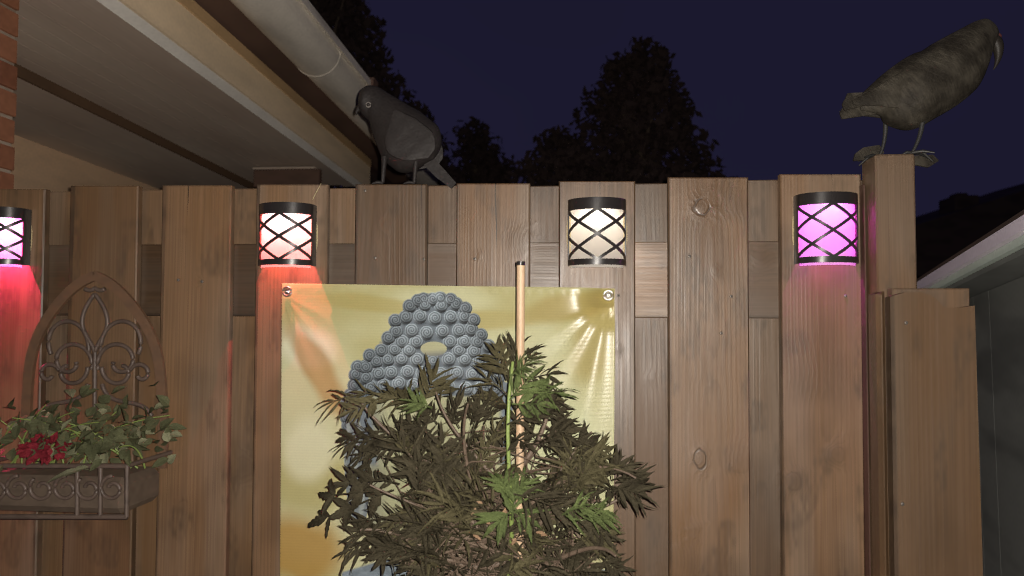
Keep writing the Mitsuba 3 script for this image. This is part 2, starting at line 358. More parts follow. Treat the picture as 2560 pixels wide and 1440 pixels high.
# ------------------------------------------------------------------ the banner
CURLS = [(1000, 130), (1200, 115), (1325, 130), (930, 150), (1110, 130), (1390, 180), (830, 215), (1010, 195), (1210, 205), (1500, 235), (660, 395), (785, 350), (960, 340), (1140, 360), (1330, 345), (1490, 335), (1600, 375),
         (670, 530), (860, 515), (1040, 540), (1230, 520), (1430, 505), (1575, 490), (1690, 555), (580, 605), (745, 650), (920, 650), (1320, 645), (1490, 640), (1650, 640), (1780, 685),
         (500, 760), (660, 745), (830, 750), (1430, 745), (1610, 755), (360, 820), (440, 890), (580, 865), (740, 860), (930, 865), (1120, 875), (1310, 855), (1500, 855), (1680, 870), (1880, 790), (1800, 880),
         (215, 960), (310, 965), (190, 1055), (320, 1090), (470, 1035), (620, 1025), (820, 1015), (1000, 1025), (1220, 1035), (1410, 1020), (1600, 1030), (1780, 1050), (1900, 1060),
         (180, 1180), (380, 1200), (540, 1180), (720, 1150), (900, 1170), (1080, 1185), (1320, 1195), (1520, 1205), (1700, 1200), (1850, 1205), (130, 1300), (250, 1290), (90, 1400), (160, 1480), (90, 1560), (110, 1660)]
CURLS = [(860 + x / 4.8, 720 + y / 4.8) for x, y in CURLS]
HW = [(735, 1088, 1112), (746, 1060, 1142), (762, 1034, 1168), (790, 1008, 1190), (825, 992, 1206), (850, 972, 1220), (870, 955, 1236), (900, 922, 1258), (940, 896, 1276), (990, 876, 1292), (1080, 874, 1294), (1160, 880, 1288)]
def lerp_table(Y, t, col):
    out = mi.Float(t[0][col])
    for a, b in zip(t[:-1], t[1:]):
        out = dr.select(Y > a[0], a[col] + (b[col] - a[col]) * dr.clip((Y - a[0]) / (b[0] - a[0]), 0, 1), out)
    return out
def ell(X, Y, cx, cy, rx, ry, rot=0.0):
    c, s = math.cos(rot), math.sin(rot); dx, dy = X - cx, Y - cy
    return dr.sqrt(dr.square((dx * c + dy * s) / rx) + dr.square((-dx * s + dy * c) / ry))
def banner_print(p, n, uv):
    X, Y = 705 + uv.x * 830, 712 + uv.y * 830
    warm = fbm(X / 260, Y / 150, 2.0)
    col = mix((.46, .43, .20), (.57, .57, .345), smoothstep(.3, .65, warm))
    def blob(c, cx, cy, rx, ry, rot, k):
        nonlocal col
        d = ell(X, Y, cx, cy, rx, ry, rot) + .25 * (noise(X / 60, Y / 60) - .5)
        col = mix(col, c, k * (1 - smoothstep(.55, 1.15, d)))
    blob((.72, .70, .52), 760, 870, 90, 60, .3, .8); blob((.70, .70, .48), 780, 1130, 80, 90, .2, .8)
    blob((.40, .23, .07), 800, 925, 160, 42, .98, .72); blob((.42, .28, .10), 715, 800, 40, 80, .4, .4)
    blob((.42, .26, .07), 740, 1370, 150, 95, .1, .9); blob((.42, .36, .13), 930, 760, 150, 26, .1, .7)
    blob((.44, .38, .15), 1190, 800, 180, 26, -.05, .7); blob((.36, .28, .08), 1430, 760, 140, 40, -.2, .75)
    blob((.38, .30, .10), 1490, 830, 60, 130, .25, .6); blob((.56, .60, .36), 1400, 1180, 130, 200, 0, .8)
    blob((.42, .38, .14), 1120, 1250, 130, 130, .3, .5)
    # the stone head: hair silhouette, face, ear, shoulder
    l, r = lerp_table(Y, HW, 1), lerp_table(Y, HW, 2)
    wob = 5 * dr.sin(Y * .23) + 3 * dr.sin(X * .31)
    inside = smoothstep(-3, 3, X - l + wob) * smoothstep(-3, 3, r - X + wob) * smoothstep(-3, 3, Y - 738 + .3 * wob) * (1 - smoothstep(1150, 1175, Y))
    best, bx, by = mi.Float(1e9), mi.Float(0), mi.Float(0)
    for cx, cy in CURLS:
        dx, dy = X - cx, Y - cy
        d = dx * dx + dy * dy
        near = d < best
        best = dr.select(near, d, best); bx = dr.select(near, dx, bx); by = dr.select(near, dy, by)
    d = dr.sqrt(best)
    curl = 1 - smoothstep(16.8, 19.0, d)
    ang = dr.atan2(by, bx)
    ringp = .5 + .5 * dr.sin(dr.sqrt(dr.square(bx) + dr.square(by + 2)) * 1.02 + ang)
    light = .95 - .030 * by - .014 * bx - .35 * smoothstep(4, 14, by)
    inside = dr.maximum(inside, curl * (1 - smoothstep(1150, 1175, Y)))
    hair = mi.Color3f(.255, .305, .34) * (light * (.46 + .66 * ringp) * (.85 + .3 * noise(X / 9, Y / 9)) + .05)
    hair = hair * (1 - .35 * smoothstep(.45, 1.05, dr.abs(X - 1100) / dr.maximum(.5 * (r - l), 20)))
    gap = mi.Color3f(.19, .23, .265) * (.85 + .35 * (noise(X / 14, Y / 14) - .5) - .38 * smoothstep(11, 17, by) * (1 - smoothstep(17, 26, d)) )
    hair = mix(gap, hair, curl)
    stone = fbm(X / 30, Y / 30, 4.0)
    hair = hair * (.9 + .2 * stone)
    gem = ell(X, Y, 1095, 872, 34, 19)
    face = smoothstep(986, 994, Y) * smoothstep(930, 945, X - .12 * (Y - 990)) * smoothstep(-8, 8, 1262 - X)
    skin = mix((.43, .44, .26), (.33, .33, .20), smoothstep(.45, .7, fbm(X / 90, Y / 60, 7.0)))
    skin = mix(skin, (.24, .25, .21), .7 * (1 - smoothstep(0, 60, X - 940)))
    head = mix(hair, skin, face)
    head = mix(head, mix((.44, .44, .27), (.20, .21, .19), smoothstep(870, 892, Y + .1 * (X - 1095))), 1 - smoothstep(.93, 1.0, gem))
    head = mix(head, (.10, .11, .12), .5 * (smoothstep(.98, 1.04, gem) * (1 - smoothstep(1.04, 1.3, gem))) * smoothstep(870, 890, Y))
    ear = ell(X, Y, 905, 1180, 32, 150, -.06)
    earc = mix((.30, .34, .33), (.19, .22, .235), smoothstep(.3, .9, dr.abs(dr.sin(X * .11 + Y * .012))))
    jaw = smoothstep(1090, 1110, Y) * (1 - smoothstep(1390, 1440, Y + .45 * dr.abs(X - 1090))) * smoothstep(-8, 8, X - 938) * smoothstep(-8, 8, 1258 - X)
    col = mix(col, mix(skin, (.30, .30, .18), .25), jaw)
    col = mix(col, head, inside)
    col = mix(col, earc, 1 - smoothstep(.92, 1.0, ear))
    sh = smoothstep(-4, 4, Y - 1392 - .30 * (985 - X)) * smoothstep(-3, 3, Y - 1380 - .06 * dr.abs(X - 985))
    orn = mi.Color3f(.22, .27, .31) * (.55 + .8 * fbm(X / 16, Y / 12, 8.0))
    col = mix(col, orn, sh * smoothstep(-4, 4, X - 868) )
    return col * (.985 + .02 * dr.sin(Y * .9)) * (.96 + .08 * noise(X * .8, Y * .8))
mat('banner_vinyl', proc(banner_print), .29, .5, bump=proc(lambda p, n, uv: .00003 * dr.sin(p.z * 2600) + .00002 * noise(p.x * 900, p.z * 900), 3e-4))
banner = thing('printed_banner', 'glossy yellow vinyl banner printed with a grey stone head of spiral curls', 'banner')
TLc, TRc = aty(705, 708, -.006), aty(1536, 722, -.006)
BLc, BRc = aty(700, 1440, -.006), aty(1531, 1440, -.006)
NU, NV = 220, 230
VV = 1.30
U, V = np.meshgrid(np.linspace(0, 1, NU), np.linspace(0, VV, NV))
Vb = 728 / 830.0
P = (TLc * (1 - U[..., None]) + TRc * U[..., None]) * (1 - V[..., None] / Vb) + (BLc * (1 - U[..., None]) + BRc * U[..., None]) * (V[..., None] / Vb)
W = .607
gu, gv = (1521 - 705) / 830, (738 - 712) / 830
du, dv = (U - gu) * W, (V - gv) * W
rr, aa = np.hypot(du, dv), np.degrees(np.arctan2(-du, dv))     # 0: straight down, 90: towards the left
fold = np.zeros_like(U)
for a0, sg, amp, r1 in [(53, 8.0, 1.0, .17), (33, 7.0, 1.0, .18), (12, 7.5, 1.1, .30)]:
    fold += amp * np.exp(-((aa - a0) / sg) ** 2) * rr * np.exp(-(rr / r1) ** 2) * .042
lu, lv = U * W, (V - gv) * W
r2, a2 = np.hypot(lu, lv), np.degrees(np.arctan2(lu, lv))
for a0, sg, amp in [(40, 8, .7), (22, 6, .7), (62, 8, .5)]:
    fold += amp * np.exp(-((a2 - a0) / sg) ** 2) * r2 * np.exp(-(r2 / .22) ** 2) * .03
wav = .006 * meshkit.fbm(np.stack([U * 3, V * 2.2, 0 * U], -1), 2, 3)
ramp = np.clip((U - .42) / .58, 0, 1); ramp = ramp ** 1.35
bulge = .042 * ramp * (1 - np.exp(-(rr / .035) ** 2)) * (1 - .35 * np.clip(V, 0, 1)) + .010 * np.sin(np.pi * np.clip(U / .6, 0, 1)) * np.clip(V / .4, 0, 1)
hem = .0006 * np.abs(np.sin(U * 95)) * np.exp(-((V - .016) / .008) ** 2)
P[..., 1] -= bulge + fold + wav * np.sin(np.pi * U) + hem
P[..., 2] += .003 * np.sin(U * 9) * (V < .0) 
idx = np.arange(NU * NV).reshape(NV, NU)
f = np.concatenate([np.stack([idx[:-1, :-1], idx[1:, :-1], idx[1:, 1:]], -1).reshape(-1, 3), np.stack([idx[:-1, :-1], idx[1:, 1:], idx[:-1, 1:]], -1).reshape(-1, 3)])
uvb = np.stack([U.ravel(), V.ravel()], 1)
front = P.reshape(-1, 3)
edge = np.concatenate([idx[0, :], idx[1:, -1], idx[-1, -2::-1], idx[-2:0:-1, 0]])
back = front + [0, .0012, 0]; N = len(front)
fe = []
for a_, b_ in zip(edge, np.roll(edge, -1)): fe += [[a_, b_, b_ + N], [a_, b_ + N, a_ + N]]
obj('sheet', tm(np.vstack([front, back]), np.vstack([f, f[:, ::-1] + N, fe])), 'banner_vinyl', banner, smooth=True, uv=np.vstack([uvb, uvb]))
def eyelet(px, py, parent):
    p = aty(px, py, -.012)
    an = np.arange(28) * 2 * np.pi / 28
    ring = np.stack([p[0] + .0085 * np.cos(an), np.full(28, -.0125), p[2] + .0085 * np.sin(an)], 1)
    obj('eyelet', tube(ring, .0022, 8, closed=True), 'steel', parent, smooth=True)
    screw(px, py, parent, .0055, -.0115, 'steel')
eyelet(718, 729, banner); eyelet(1521, 738, banner)

# ------------------------------------------------------------------ the house on the left: wall, bricks, soffit, fascia, gutter
dE = ray(1450, 870); dE /= np.linalg.norm(dE)
E1 = np.cross(dE, [0, 0, 1]); E1 /= np.linalg.norm(E1); E2 = np.cross(E1, dE)
def ratio(px, py): r = ray(px, py); return (r @ E1) / (r @ E2)
def eave(A_, B_, t): return EYE + A_ * E1 + B_ * E2 + t * dE
def eave_t(px, py, B_):
    r = ray(px, py); k = B_ / (r @ E2); return (r * k) @ dE
HS = .80
house = thing('brick_house', 'house eave with orange brick pier, plank soffit, cream fascia and pale gutter behind the fence', 'house')
rW, rS, rA, rB, rC = ratio(43, 318), ratio(43, 165), ratio(193, 3), ratio(240, 0), ratio(310, 0)
rD, rE_ = ratio(440, 0), ratio(480, 0)
T0, T1 = .1, eave_t(950, 432, HS + .06) 
def prism(prof, t0, t1):
    """prof: closed outline [(A, B)...] across the eave, extruded along it."""
    v = np.array([[eave(a_, b_, t) for a_, b_ in prof] for t in (t0, t1)]); return rings(v)
AW, AS, AA, AB, AC = rW * HS, rS * HS, rA * HS, rB * (HS - .036), rC * (HS - .014)
Bd, Be = AC / rD, AC / rE_
nb = 7
eds = np.linspace(AS + .003, AA, nb + 1)
for a_, b_ in zip(eds[:-1], eds[1:]):                 # soffit planks, outer part
    obj('soffit_plank', prism([(a_ + .0012, HS), (b_ - .0012, HS), (b_ - .0012, HS + .012), (a_ + .0012, HS + .012)], T0, T1), 'soffit_board', house)
eds = np.linspace(AW - .02, AS - .0, 4)
for a_, b_ in zip(eds[:-1], eds[1:]):
    obj('soffit_plank', prism([(a_ + .0012, HS - .030), (b_ - .0012, HS - .030), (b_ - .0012, HS - .012), (a_ + .0012, HS - .012)], T0, T1), 'soffit_board', house)
obj('soffit_batten', prism([(AS + .001, HS - .033), (AS + .012, HS - .033), (AS + .012, HS + .01), (AS + .001, HS + .01)], T0, T1), 'batten', house)
obj('soffit_backing', prism([(AW - .05, HS + .0125), (AC - .02, HS + .0125), (AC - .02, HS + .03), (AW - .05, HS + .03)], T0 + .002, T1 - .003), 'dark_timber', house)
obj('trim_strip', prism([(AA + .0008, HS - .008), (AB - .0006, HS - .008), (AB - .0006, HS + .02), (AA + .0008, HS + .02)], T0, T1 - .001), 'soffit_board', house)
obj('eave_board', prism([(AB, HS - .036), (AC - .0018, HS - .014), (AC - .0018, HS + .03), (AB, HS + .03)], T0, T1 - .004), 'white_trim', house)
obj('fascia_board', prism([(AC, HS - .0185), (AC, Bd), (AC - .018, Bd), (AC - .018, HS + .032), (AC - .0008, HS + .032), (AC - .0008, HS - .0185)][::-1], T0, T1), 'cream_trim', house)
m = hull(np.array([[eave(a_, b_, t) for a_, b_ in [(AC, HS - .0185), (AC, Bd), (AC - .018, Bd), (AC - .018, HS - .0185)]] for t in (T0, T1)]).reshape(-1, 3))
key = [k for k in scene if k.startswith(house + '__fascia_board')][0]; scene[key] = mikit.ply(m, 'cream_trim')
obj('drip_edge', prism([(AC + .004, Bd + .0005), (AC + .004, Be), (AC - .01, Be), (AC - .01, Bd + .0005)], T0, T1), 'ochre_trim', house)
obj('roof_edge', prism([(AC - .02, Be + .001), (AC + .10, Be + .045), (AC - .9, Be + .5), (AC - .95, Be + .46)], T0, T1 + .9), 'dark_timber', house)
# gutter: half-round, a wider near length sleeved over the far one
Bg = .97; Ah = Bg * ratio(753, 0); Rg = .080; Ag = Ah - Rg - .009
tJ, tG = eave_t(800, 192, Bg - .08), eave_t(1118, 462, Bg)
def gutter(name, r, t0, t1, lip=True):
    an = np.radians(np.linspace(180, 360, 25))
    out = [(Ag + r * math.cos(q), Bg + r * math.sin(q)) for q in an]; inn = [(Ag + (r - .003) * math.cos(q), Bg + (r - .003) * math.sin(q)) for q in an[::-1]]
    return obj(name, prism(out + inn, t0, t1), 'grey_gutter', house, smooth=35)
gutter('gutter', Rg, T0, tJ); gutter('gutter', Rg - .003, tJ - .02, tG); gutter('gutter_joint', Rg + .0016, tJ - .006, tJ + .003)
obj('gutter_lip', prism([(Ag + Rg - .004, Bg + .001), (Ag + Rg + .014, Bg - .006), (Ag + Rg + .014, Bg + .02), (Ag + Rg - .004, Bg + .02)], T0, tG), 'grey_gutter', house)
tb_ = eave_t(904, 214, Bg + .01)
obj('gutter_bracket', prism([(Ah - .03, Bg - .05), (Ah + .012, Bg - .03), (Ah + .016, Bg + .03), (Ah - .03, Bg + .03)], tb_ - .03, tb_ + .03), 'dark_timber', house)
# end board under the soffit beyond the fence
tb = eave_t(715, 418, HS - .012)
pA, pB = eave(ratio(645, 420) * (HS - .003), HS - .008, tb), eave(ratio(800, 420) * (HS - .003), HS - .008, tb)
obj('end_board', box([pA[0], pA[1], pA[2] - .3], [pB[0] + .02, pA[1] + .03, pA[2] - .013], .002), 'dark_timber', house)
obj('end_board_cap', box([pA[0] - .003, pA[1] - .006, pA[2] - .012], [pB[0], pA[1] + .03, pA[2] - .004], .001), 'soffit_board', house)
# wall: brick up to where it ends at pixel column 44, cream panel beyond
xw = eave(AW, 0, 0)[0]
dh = dE * [1, 1, 0]; dh /= np.linalg.norm(dh); sd = np.array([-dh[1], dh[0], 0])
def wall_frame(A_):
    w = (EYE + A_ * E1) * [1, 1, 0]; r = ray(44, 250)
    return w, np.linalg.solve(np.array([[r[0], -dh[0]], [r[1], -dh[1]]]), (w - EYE)[:2])[1]
AP = HS * ratio(47, 0) + .004                          # the brick pier stands nearer than the panelled wall
wl, tW = wall_frame(AP)
def wallbox(t0, t1, z0, z1, d0, d1, w=None):
    return hull([(wl if w is None else w) + dh * t + sd * d + [0, 0, z] for t in (t0, t1) for z in (z0, z1) for d in (d0, d1)])
TF_ = (wl[1] * -1 + .085) / dh[1]                         # just behind the fence
wall = obj('brick_pier', wallbox(TF_, tW - .004, 0, 2.95, .008, .25), 'mortar', house)
H_, L_ = .0625, .22
for row in range(26, 47):
    cuts = [tW, tW - L_] if row % 2 == 0 else [tW, tW - L_ / 2, tW - 1.5 * L_]
    for t1, t0 in zip(cuts[:-1], cuts[1:]):
        t0 = max(t0, TF_)
        if t1 - t0 < .02: continue
        j = rng.uniform(-.0015, .0015)
        obj('brick', hull([wl + dh * tt + sd * d + [0, 0, z] for tt in (t0 + .005, t1 - .005) for z in (row * H_ + .005, row * H_ + H_ - .005) for d in (j, .05)]), 'brick_clay', wall)
w2, _ = wall_frame(AW)
obj('wall_panel', wallbox(tW - .3, T1 + .3, 0, EYE[2] + HS - .03, .004, .1, w2), 'cream_panel', house)
# ------------------------------------------------------------------ the shed on the right
dS = ray(1885, 962); dS /= np.linalg.norm(dS)
S1 = np.cross(dS, [0, 0, 1]); S1 /= np.linalg.norm(S1); S2 = np.cross(S1, dS)
def sratio(px, py): r = ray(px, py); return (r @ S1) / (r @ S2)
p0 = atz(2560, 536, 1.32) - EYE; A0, B0 = p0 @ S1, p0 @ S2
def sh(a_, b_, t): return EYE + a_ * S1 + b_ * S2 + t * dS
def sprism(prof, t0, t1): return rings(np.array([[sh(a_, b_, t) for a_, b_ in prof] for t in (t0, t1)]))
shed = thing('garden_shed', 'dark garden shed with pale painted eave trim, at the right edge beyond the gate', 'shed')
ts0, ts1 = (p0 @ dS) - .75, (p0 @ dS) + 1.0
rb, rl, rd = sratio(2443, 506 + 135), sratio(2440, 671), sratio(2480, 672)
Bb = A0 / sratio(2440, 642.5); A1 = A0 + .012; Bl = A1 / sratio(2440, 671); A2 = A1 + .012; Bd2 = A2 / sratio(2440, 693)
obj('eave_trim', sprism([(A0, B0), (A0, Bb), (A0 + .03, Bb), (A0 + .03, B0)], ts0, ts1), 'shed_white', shed)
obj('fascia_board', sprism([(A1, Bb - .001), (A1, Bl), (A1 + .02, Bl), (A1 + .02, Bb - .001)], ts0, ts1 - .004), 'shed_green', shed)
obj('soffit_strip', sprism([(A2, Bl - .001), (A2, Bd2), (A2 + .14, Bd2), (A2 + .14, Bl - .001)], ts0, ts1 - .008), 'shed_dark', shed)
obj('roof', sprism([(A0 + .004, B0 + .0015), (A0 + .005, B0 + .012), (A0 + 1.6, B0 + .10), (A0 + 1.6, B0 + .05)], ts0, ts1), 'roof_dark', shed)
AWs = A2 + .085
pw = 0.14; t = ts0
while t < ts1 - .05:
    q = [sh(a_, b_, tt) for a_ in (AWs + rng.uniform(-.001, .001), AWs + .02) for tt in (t + .0004, min(t + pw, ts1) - .0004) for b_ in (Bd2 - .002, -1.45)]
    obj('wall_plank', hull(q), 'shed_dark', shed); t += pw
obj('wall_core', sprism([(AWs + .022, Bd2 - .001), (AWs + .022, -1.45), (AWs + 1.4, -1.45), (AWs + 1.4, Bd2 - .001)], ts0 + .01, ts1 - .02), 'shed_dark', shed)
# ------------------------------------------------------------------ far house roof with chimney
far = thing('distant_house', 'unlit tiled house roof with a small chimney far behind the shed', 'house')
ZF = 7.5
ra = [atz(2200, 592, ZF), atz(2285, 566, ZF), atz(2560, 476, ZF), atz(2900, 366, ZF)]
def thick(a, b, z0, d=2.5):
    bk = FW * [1, 1, 0] * d
    return hull([a, b, [a[0], a[1], z0], [b[0], b[1], z0], a + bk, b + bk, [a[0] + bk[0], a[1] + bk[1], z0], [b[0] + bk[0], b[1] + bk[1], z0]])
obj('roof', thick(ra[0], ra[3], .0 + 2.0), 'roof_dark', far)
obj('wall', thick(ra[0] * [1, 1, 0] + [0, .1, 1.98], ra[3] * [1, 1, 0] + [0, .1, 1.98], 0), 'roof_dark', far)
c0, c1 = atz(2388, 497, ZF + .3), atz(2446, 488, ZF + .3)
obj('chimney', box([c0[0], c0[1], 2.2], [c1[0], c1[1] + .35, c1[2]], .01), 'roof_dark', far)
obj('chimney_pot', box([c0[0] + .06, c0[1] + .1, c1[2] - .01], [c1[0] - .06, c1[1] + .25, c1[2] + .04], .01), 'roof_dark', far)

# ------------------------------------------------------------------ trees behind the fence
mat('bark', (.07, .05, .035), .9)
scene['night_leaf'] = {'type': 'principledthin', 'base_color': rgb(.062, .044, .040), 'roughness': .7, 'diff_trans': .6}
def leaf_cloud(centers, n, size, spread, r):
    """Leaf-sized faces scattered in clumps; each face a bent quad."""
    vs, fs = [], []
    k = 0
    for c, rad in centers:
        m = max(8, int(n * rad ** 2))
        d = r.normal(size=(m, 3)); d /= np.linalg.norm(d, axis=1, keepdims=True)
        p = c + d * (rad * r.uniform(.35, 1.0, (m, 1)) ** .6) * spread
        a = r.normal(size=(m, 3)); a /= np.linalg.norm(a, axis=1, keepdims=True)
        b = np.cross(a, r.normal(size=(m, 3))); b /= np.linalg.norm(b, axis=1, keepdims=True)
        s = size * r.uniform(.6, 1.4, (m, 1))
        v = np.stack([p - a * s, p + b * s * .5, p + a * s, p - b * s * .5], 1)
        vs.append(v.reshape(-1, 3)); i = k + 4 * np.arange(m)[:, None]
        fs.append(np.vstack([i + [[0, 1, 2]], i + [[0, 2, 3]]])); k += 4 * m
    return tm(np.vstack(vs), np.vstack(fs))
def tree(Z, cx, outline, label, n, size, seed):
    """outline: [(row, left column, right column)] of the crown in the photo, given real depth; clumps fill a round crown of that profile."""
    r = np.random.default_rng(seed); t = thing('garden_tree', label, 'tree')
    px = Z / F; cl = []
    rows = np.array(outline, float)
    for y in np.arange(rows[0, 0], rows[-1, 0], .11 / px):
        l, q = np.interp(y, rows[:, 0], rows[:, 1]), np.interp(y, rows[:, 0], rows[:, 2])
        w = (q - l) * px
        for _ in range(max(3, int(10 * w / .5))):
            u = r.uniform(-1, 1); dp = math.sqrt(max(0, 1 - u * u)) * r.uniform(-1, 1)
            rad = r.uniform(.09, .17)
            c = atz((l + q) / 2 + u * max((q - l) / 2 - rad / px, 2), y + r.uniform(-20, 20), Z + dp * min(w / 2, 1.0))
            cl.append((c, rad))
    obj('crown', leaf_cloud(cl, n, size, np.array([1, 1, .8]), r), 'night_leaf', t)
    base = atz(cx, rows[-1, 0], Z); top = atz(cx, rows[0, 0] + .25 * (rows[-1, 0] - rows[0, 0]), Z)
    obj('trunk', tube([base * [1, 1, 0], base * [1, 1, .6], base, top], [.09, .07, .06, .02], 8), 'bark', t, smooth=True)
    for _ in range(9):
        c, rad = cl[r.integers(len(cl))]; s = base + (top - base) * r.uniform(0, .7)
        obj('limb', tube([s, (s + c) / 2 + [0, 0, -.05], c], [.03, .02, .006], 6), 'bark', t, smooth=True)
tree(4.6, 1560, [(145, 1570, 1670), (170, 1520, 1700), (210, 1470, 1725), (260, 1420, 1745), (320, 1395, 1760), (365, 1340, 1785), (410, 1285, 1830), (470, 1260, 1860), (560, 1230, 1890)],
     'dark broad tree rising above the fence behind the white lamp', 3400, .028, 3)
tree(5.0, 760, [(-160, 690, 850), (-60, 640, 900), (40, 640, 950), (120, 640, 985), (200, 650, 1020), (270, 660, 1065), (330, 700, 1115), (400, 700, 1165), (520, 700, 1200)],
     'dark tree looming behind the gutter and the bird on the fence', 3000, .030, 4)
tree(5.6, 1190, [(345, 1150, 1210), (380, 1120, 1260), (430, 1090, 1300), (560, 1050, 1340)], 'low dark tree just showing over the fence beside the left bird', 3000, .030, 5)

# ------------------------------------------------------------------ the two bird figures
def feather_bump(p, n, uv):
    a = p.x * .86 - p.z * .5; b = p.x * .5 + p.z * .86
    row = dr.floor(b * 95)
    s = a * 75 + .5 * (row - 2 * dr.floor(row / 2)); s = s - dr.floor(s)
    t = b * 95 - row
    return .0007 * (1 - t) * (1 - dr.square(2 * s - 1)) + .0003 * noise(p.x * 400, p.y * 400, p.z * 400)
def crow_fn(p, n, uv):
    return mix((.025, .021, .0155), (.056, .049, .037), smoothstep(.35, .7, fbm(p.x * 28, p.y * 28, p.z * 28))) * (.7 + .6 * noise((p.x + .6 * p.z) * 420, p.y * 80, (p.z - .6 * p.x) * 50))
mat('dark_plumage', proc(crow_fn), .7, .25, bump=proc(feather_bump, 5e-4))
def pigeon_fn(p, n, uv):
    return mix((.017, .0145, .0145), (.026, .0215, .020), fbm(p.x * 25, p.y * 25, p.z * 25)) * (.8 + .4 * noise(p.x * 300, p.y * 300, p.z * 300))
mat('grey_plastic', proc(pigeon_fn), .58, .3, bump=proc(lambda p, n, uv: .0016 * fbm(p.x * 40, p.y * 40, p.z * 40) + .0003 * noise(p.x * 260, p.y * 260, p.z * 260), 5e-4))
mat('pale_plastic', (.16, .145, .13), .35)
mat('horn', (.026, .022, .018), .5, .3)
mat('wire', (.05, .05, .048), .45, metal=.4)
mat('red_skin', (.12, .04, .035), .6)
def contour_loft(pairs, y, depth, n=28, fine=6, px_shift=(0, 0)):
    """A round body from its upper and lower outline in side view; depth: half thickness across, as a share of the half height."""
    U_ = np.array([aty(p[0] + px_shift[0], p[1] + px_shift[1], y) for p in pairs]); L_ = np.array([aty(p[2] + px_shift[0], p[3] + px_shift[1], y) for p in pairs])
    C, H2 = (U_ + L_) / 2, (U_ - L_) / 2
    m = len(pairs) * fine
    C, H2 = smoothpath_fixed(C, m), smoothpath_fixed(H2, m)
    dp = np.interp(np.linspace(0, 1, m), np.linspace(0, 1, len(pairs)), depth)
    an = np.arange(n) * 2 * np.pi / n
    hl = np.linalg.norm(H2, axis=1)
    v = C[:, None] + np.cos(an)[None, :, None] * H2[:, None] + np.sin(an)[None, :, None] * (dp * hl)[:, None, None] * np.array([0, 1.0, 0])
    return rings(v)
def smoothpath_fixed(p, m):
    from scipy.interpolate import PchipInterpolator
    return PchipInterpolator(np.linspace(0, 1, len(p)), p)(np.linspace(0, 1, m))
def eye(px, py, y, parent, r=.0035, bs='horn'):
    m = trimesh.creation.icosphere(2, r); m.apply_translation(aty(px, py, y)); obj('eye', m, bs, parent, smooth=True)
def plate(pxs, y, t, bs, name, parent):
    """A flat feather group of real thickness, its outline given in the plane y."""
    q = np.array([aty(a, b, y) for a, b in pxs]); poly = shapely.Polygon(q[:, [0, 2]]).buffer(.002)
    return obj(name, extrude_front(poly, y - t / 2, t), bs, parent)
# crow on the post
YC = YP + .034
crow = thing('bird_figure', 'dark feathered bird figure with drooping beak, standing on the corner post', 'bird figure')
obj('body', contour_loft([(2150, 238, 2152, 276), (2190, 200, 2200, 288), (2243, 158, 2222, 312), (2290, 133, 2280, 324), (2330, 110, 2345, 292), (2372, 87, 2400, 258), (2409, 68, 2440, 222), (2440, 53, 2464, 172), (2468, 50, 2478, 128), (2488, 66, 2488, 106), (2495, 80, 2494, 96)],
    YC, [.35, .6, .78, .8, .8, .78, .76, .72, .72, .75, .8]), 'dark_plumage', crow, smooth=True)
for a_, b_, y in [((2208, 232), (2112, 262), YC - .012), ((2212, 262), (2106, 284), YC + .004), ((2205, 246), (2120, 246), YC + .016)]:
    plate([(a_[0], a_[1] - 14), (b_[0], b_[1] - 10), (b_[0] - 4, b_[1]), (b_[0], b_[1] + 11), (a_[0], a_[1] + 18)], y, .004, 'dark_plumage', 'tail_feather', crow)
wing = contour_loft([(2130, 252, 2134, 262), (2190, 218, 2200, 266), (2250, 182, 2262, 270), (2310, 150, 2340, 252), (2370, 120, 2408, 214), (2420, 118, 2440, 166)], YC - .034, [.25, .22, .2, .2, .2, .3], 20)
obj('wing', wing, 'dark_plumage', crow, smooth=True)
obj('wing', tm(wing.vertices * [1, -1, 1] + [0, 2 * YC, 0], wing.faces[:, ::-1]), 'dark_plumage', crow, smooth=True)
bk = [aty(x, y, YC) for x, y in [(2476, 96), (2490, 106), (2496, 126), (2495, 146), (2490, 162), (2484, 174)]]
obj('beak', tube(smoothpath(bk, 18), np.interp(np.linspace(0, 1, 18), [0, .3, .7, 1], [.0120, .0100, .0050, .0008]), 12), 'horn', crow, smooth=True)
m = trimesh.creation.icosphere(2, .010); m.apply_transform(np.diag([1, .8, .8, 1])); m.apply_translation(aty(2489, 92, YC)); obj('brow', m, 'red_skin', crow, smooth=True)
eye(2462, 92, YC - .028, crow)
zt_post = aty(2188, 385, YP)[2]
for (hx, hy), (fx, fy), y, fdir in [((2214, 295), (2198, 384), YC + .014, -1), ((2306, 300), (2288, 386), YC - .016, 1)]:
    foot = aty(fx, fy, y); foot[2] = zt_post + .005; foot[0] = min(foot[0], aty(2280, 386, y)[0])
    hip = aty(hx, hy, y); kn = hip * .55 + foot * .45 + [.004, 0, 0]
    obj('leg', tube(smoothpath([hip + [0, 0, .012], hip, kn, foot], 14), np.linspace(.0055, .0026, 14), 8), 'wire', crow, smooth=True)
    for ang in (-.5, 0, .5, math.pi):
        L2 = .036 if ang != math.pi else .018
        d = np.array([fdir * math.cos(ang), math.sin(ang) * -1, 0])
        obj('toe', tube([foot, foot + d * L2 * .5 + [0, 0, .001], foot + d * L2 + [0, 0, -.004 - (.012 if ang == 0 else 0)]], [.0034, .0032, .0015], 7), 'wire', crow, smooth=True)
plate([(2288, 392), (2330, 390), (2342, 402), (2320, 416), (2288, 410)], YC + .02, .006, 'dark_plumage', 'base_strap', crow)
plate([(2158, 372), (2196, 366), (2206, 382), (2160, 398), (2136, 400), (2140, 386)], YC + .02, .006, 'dark_plumage', 'base_strap', crow)
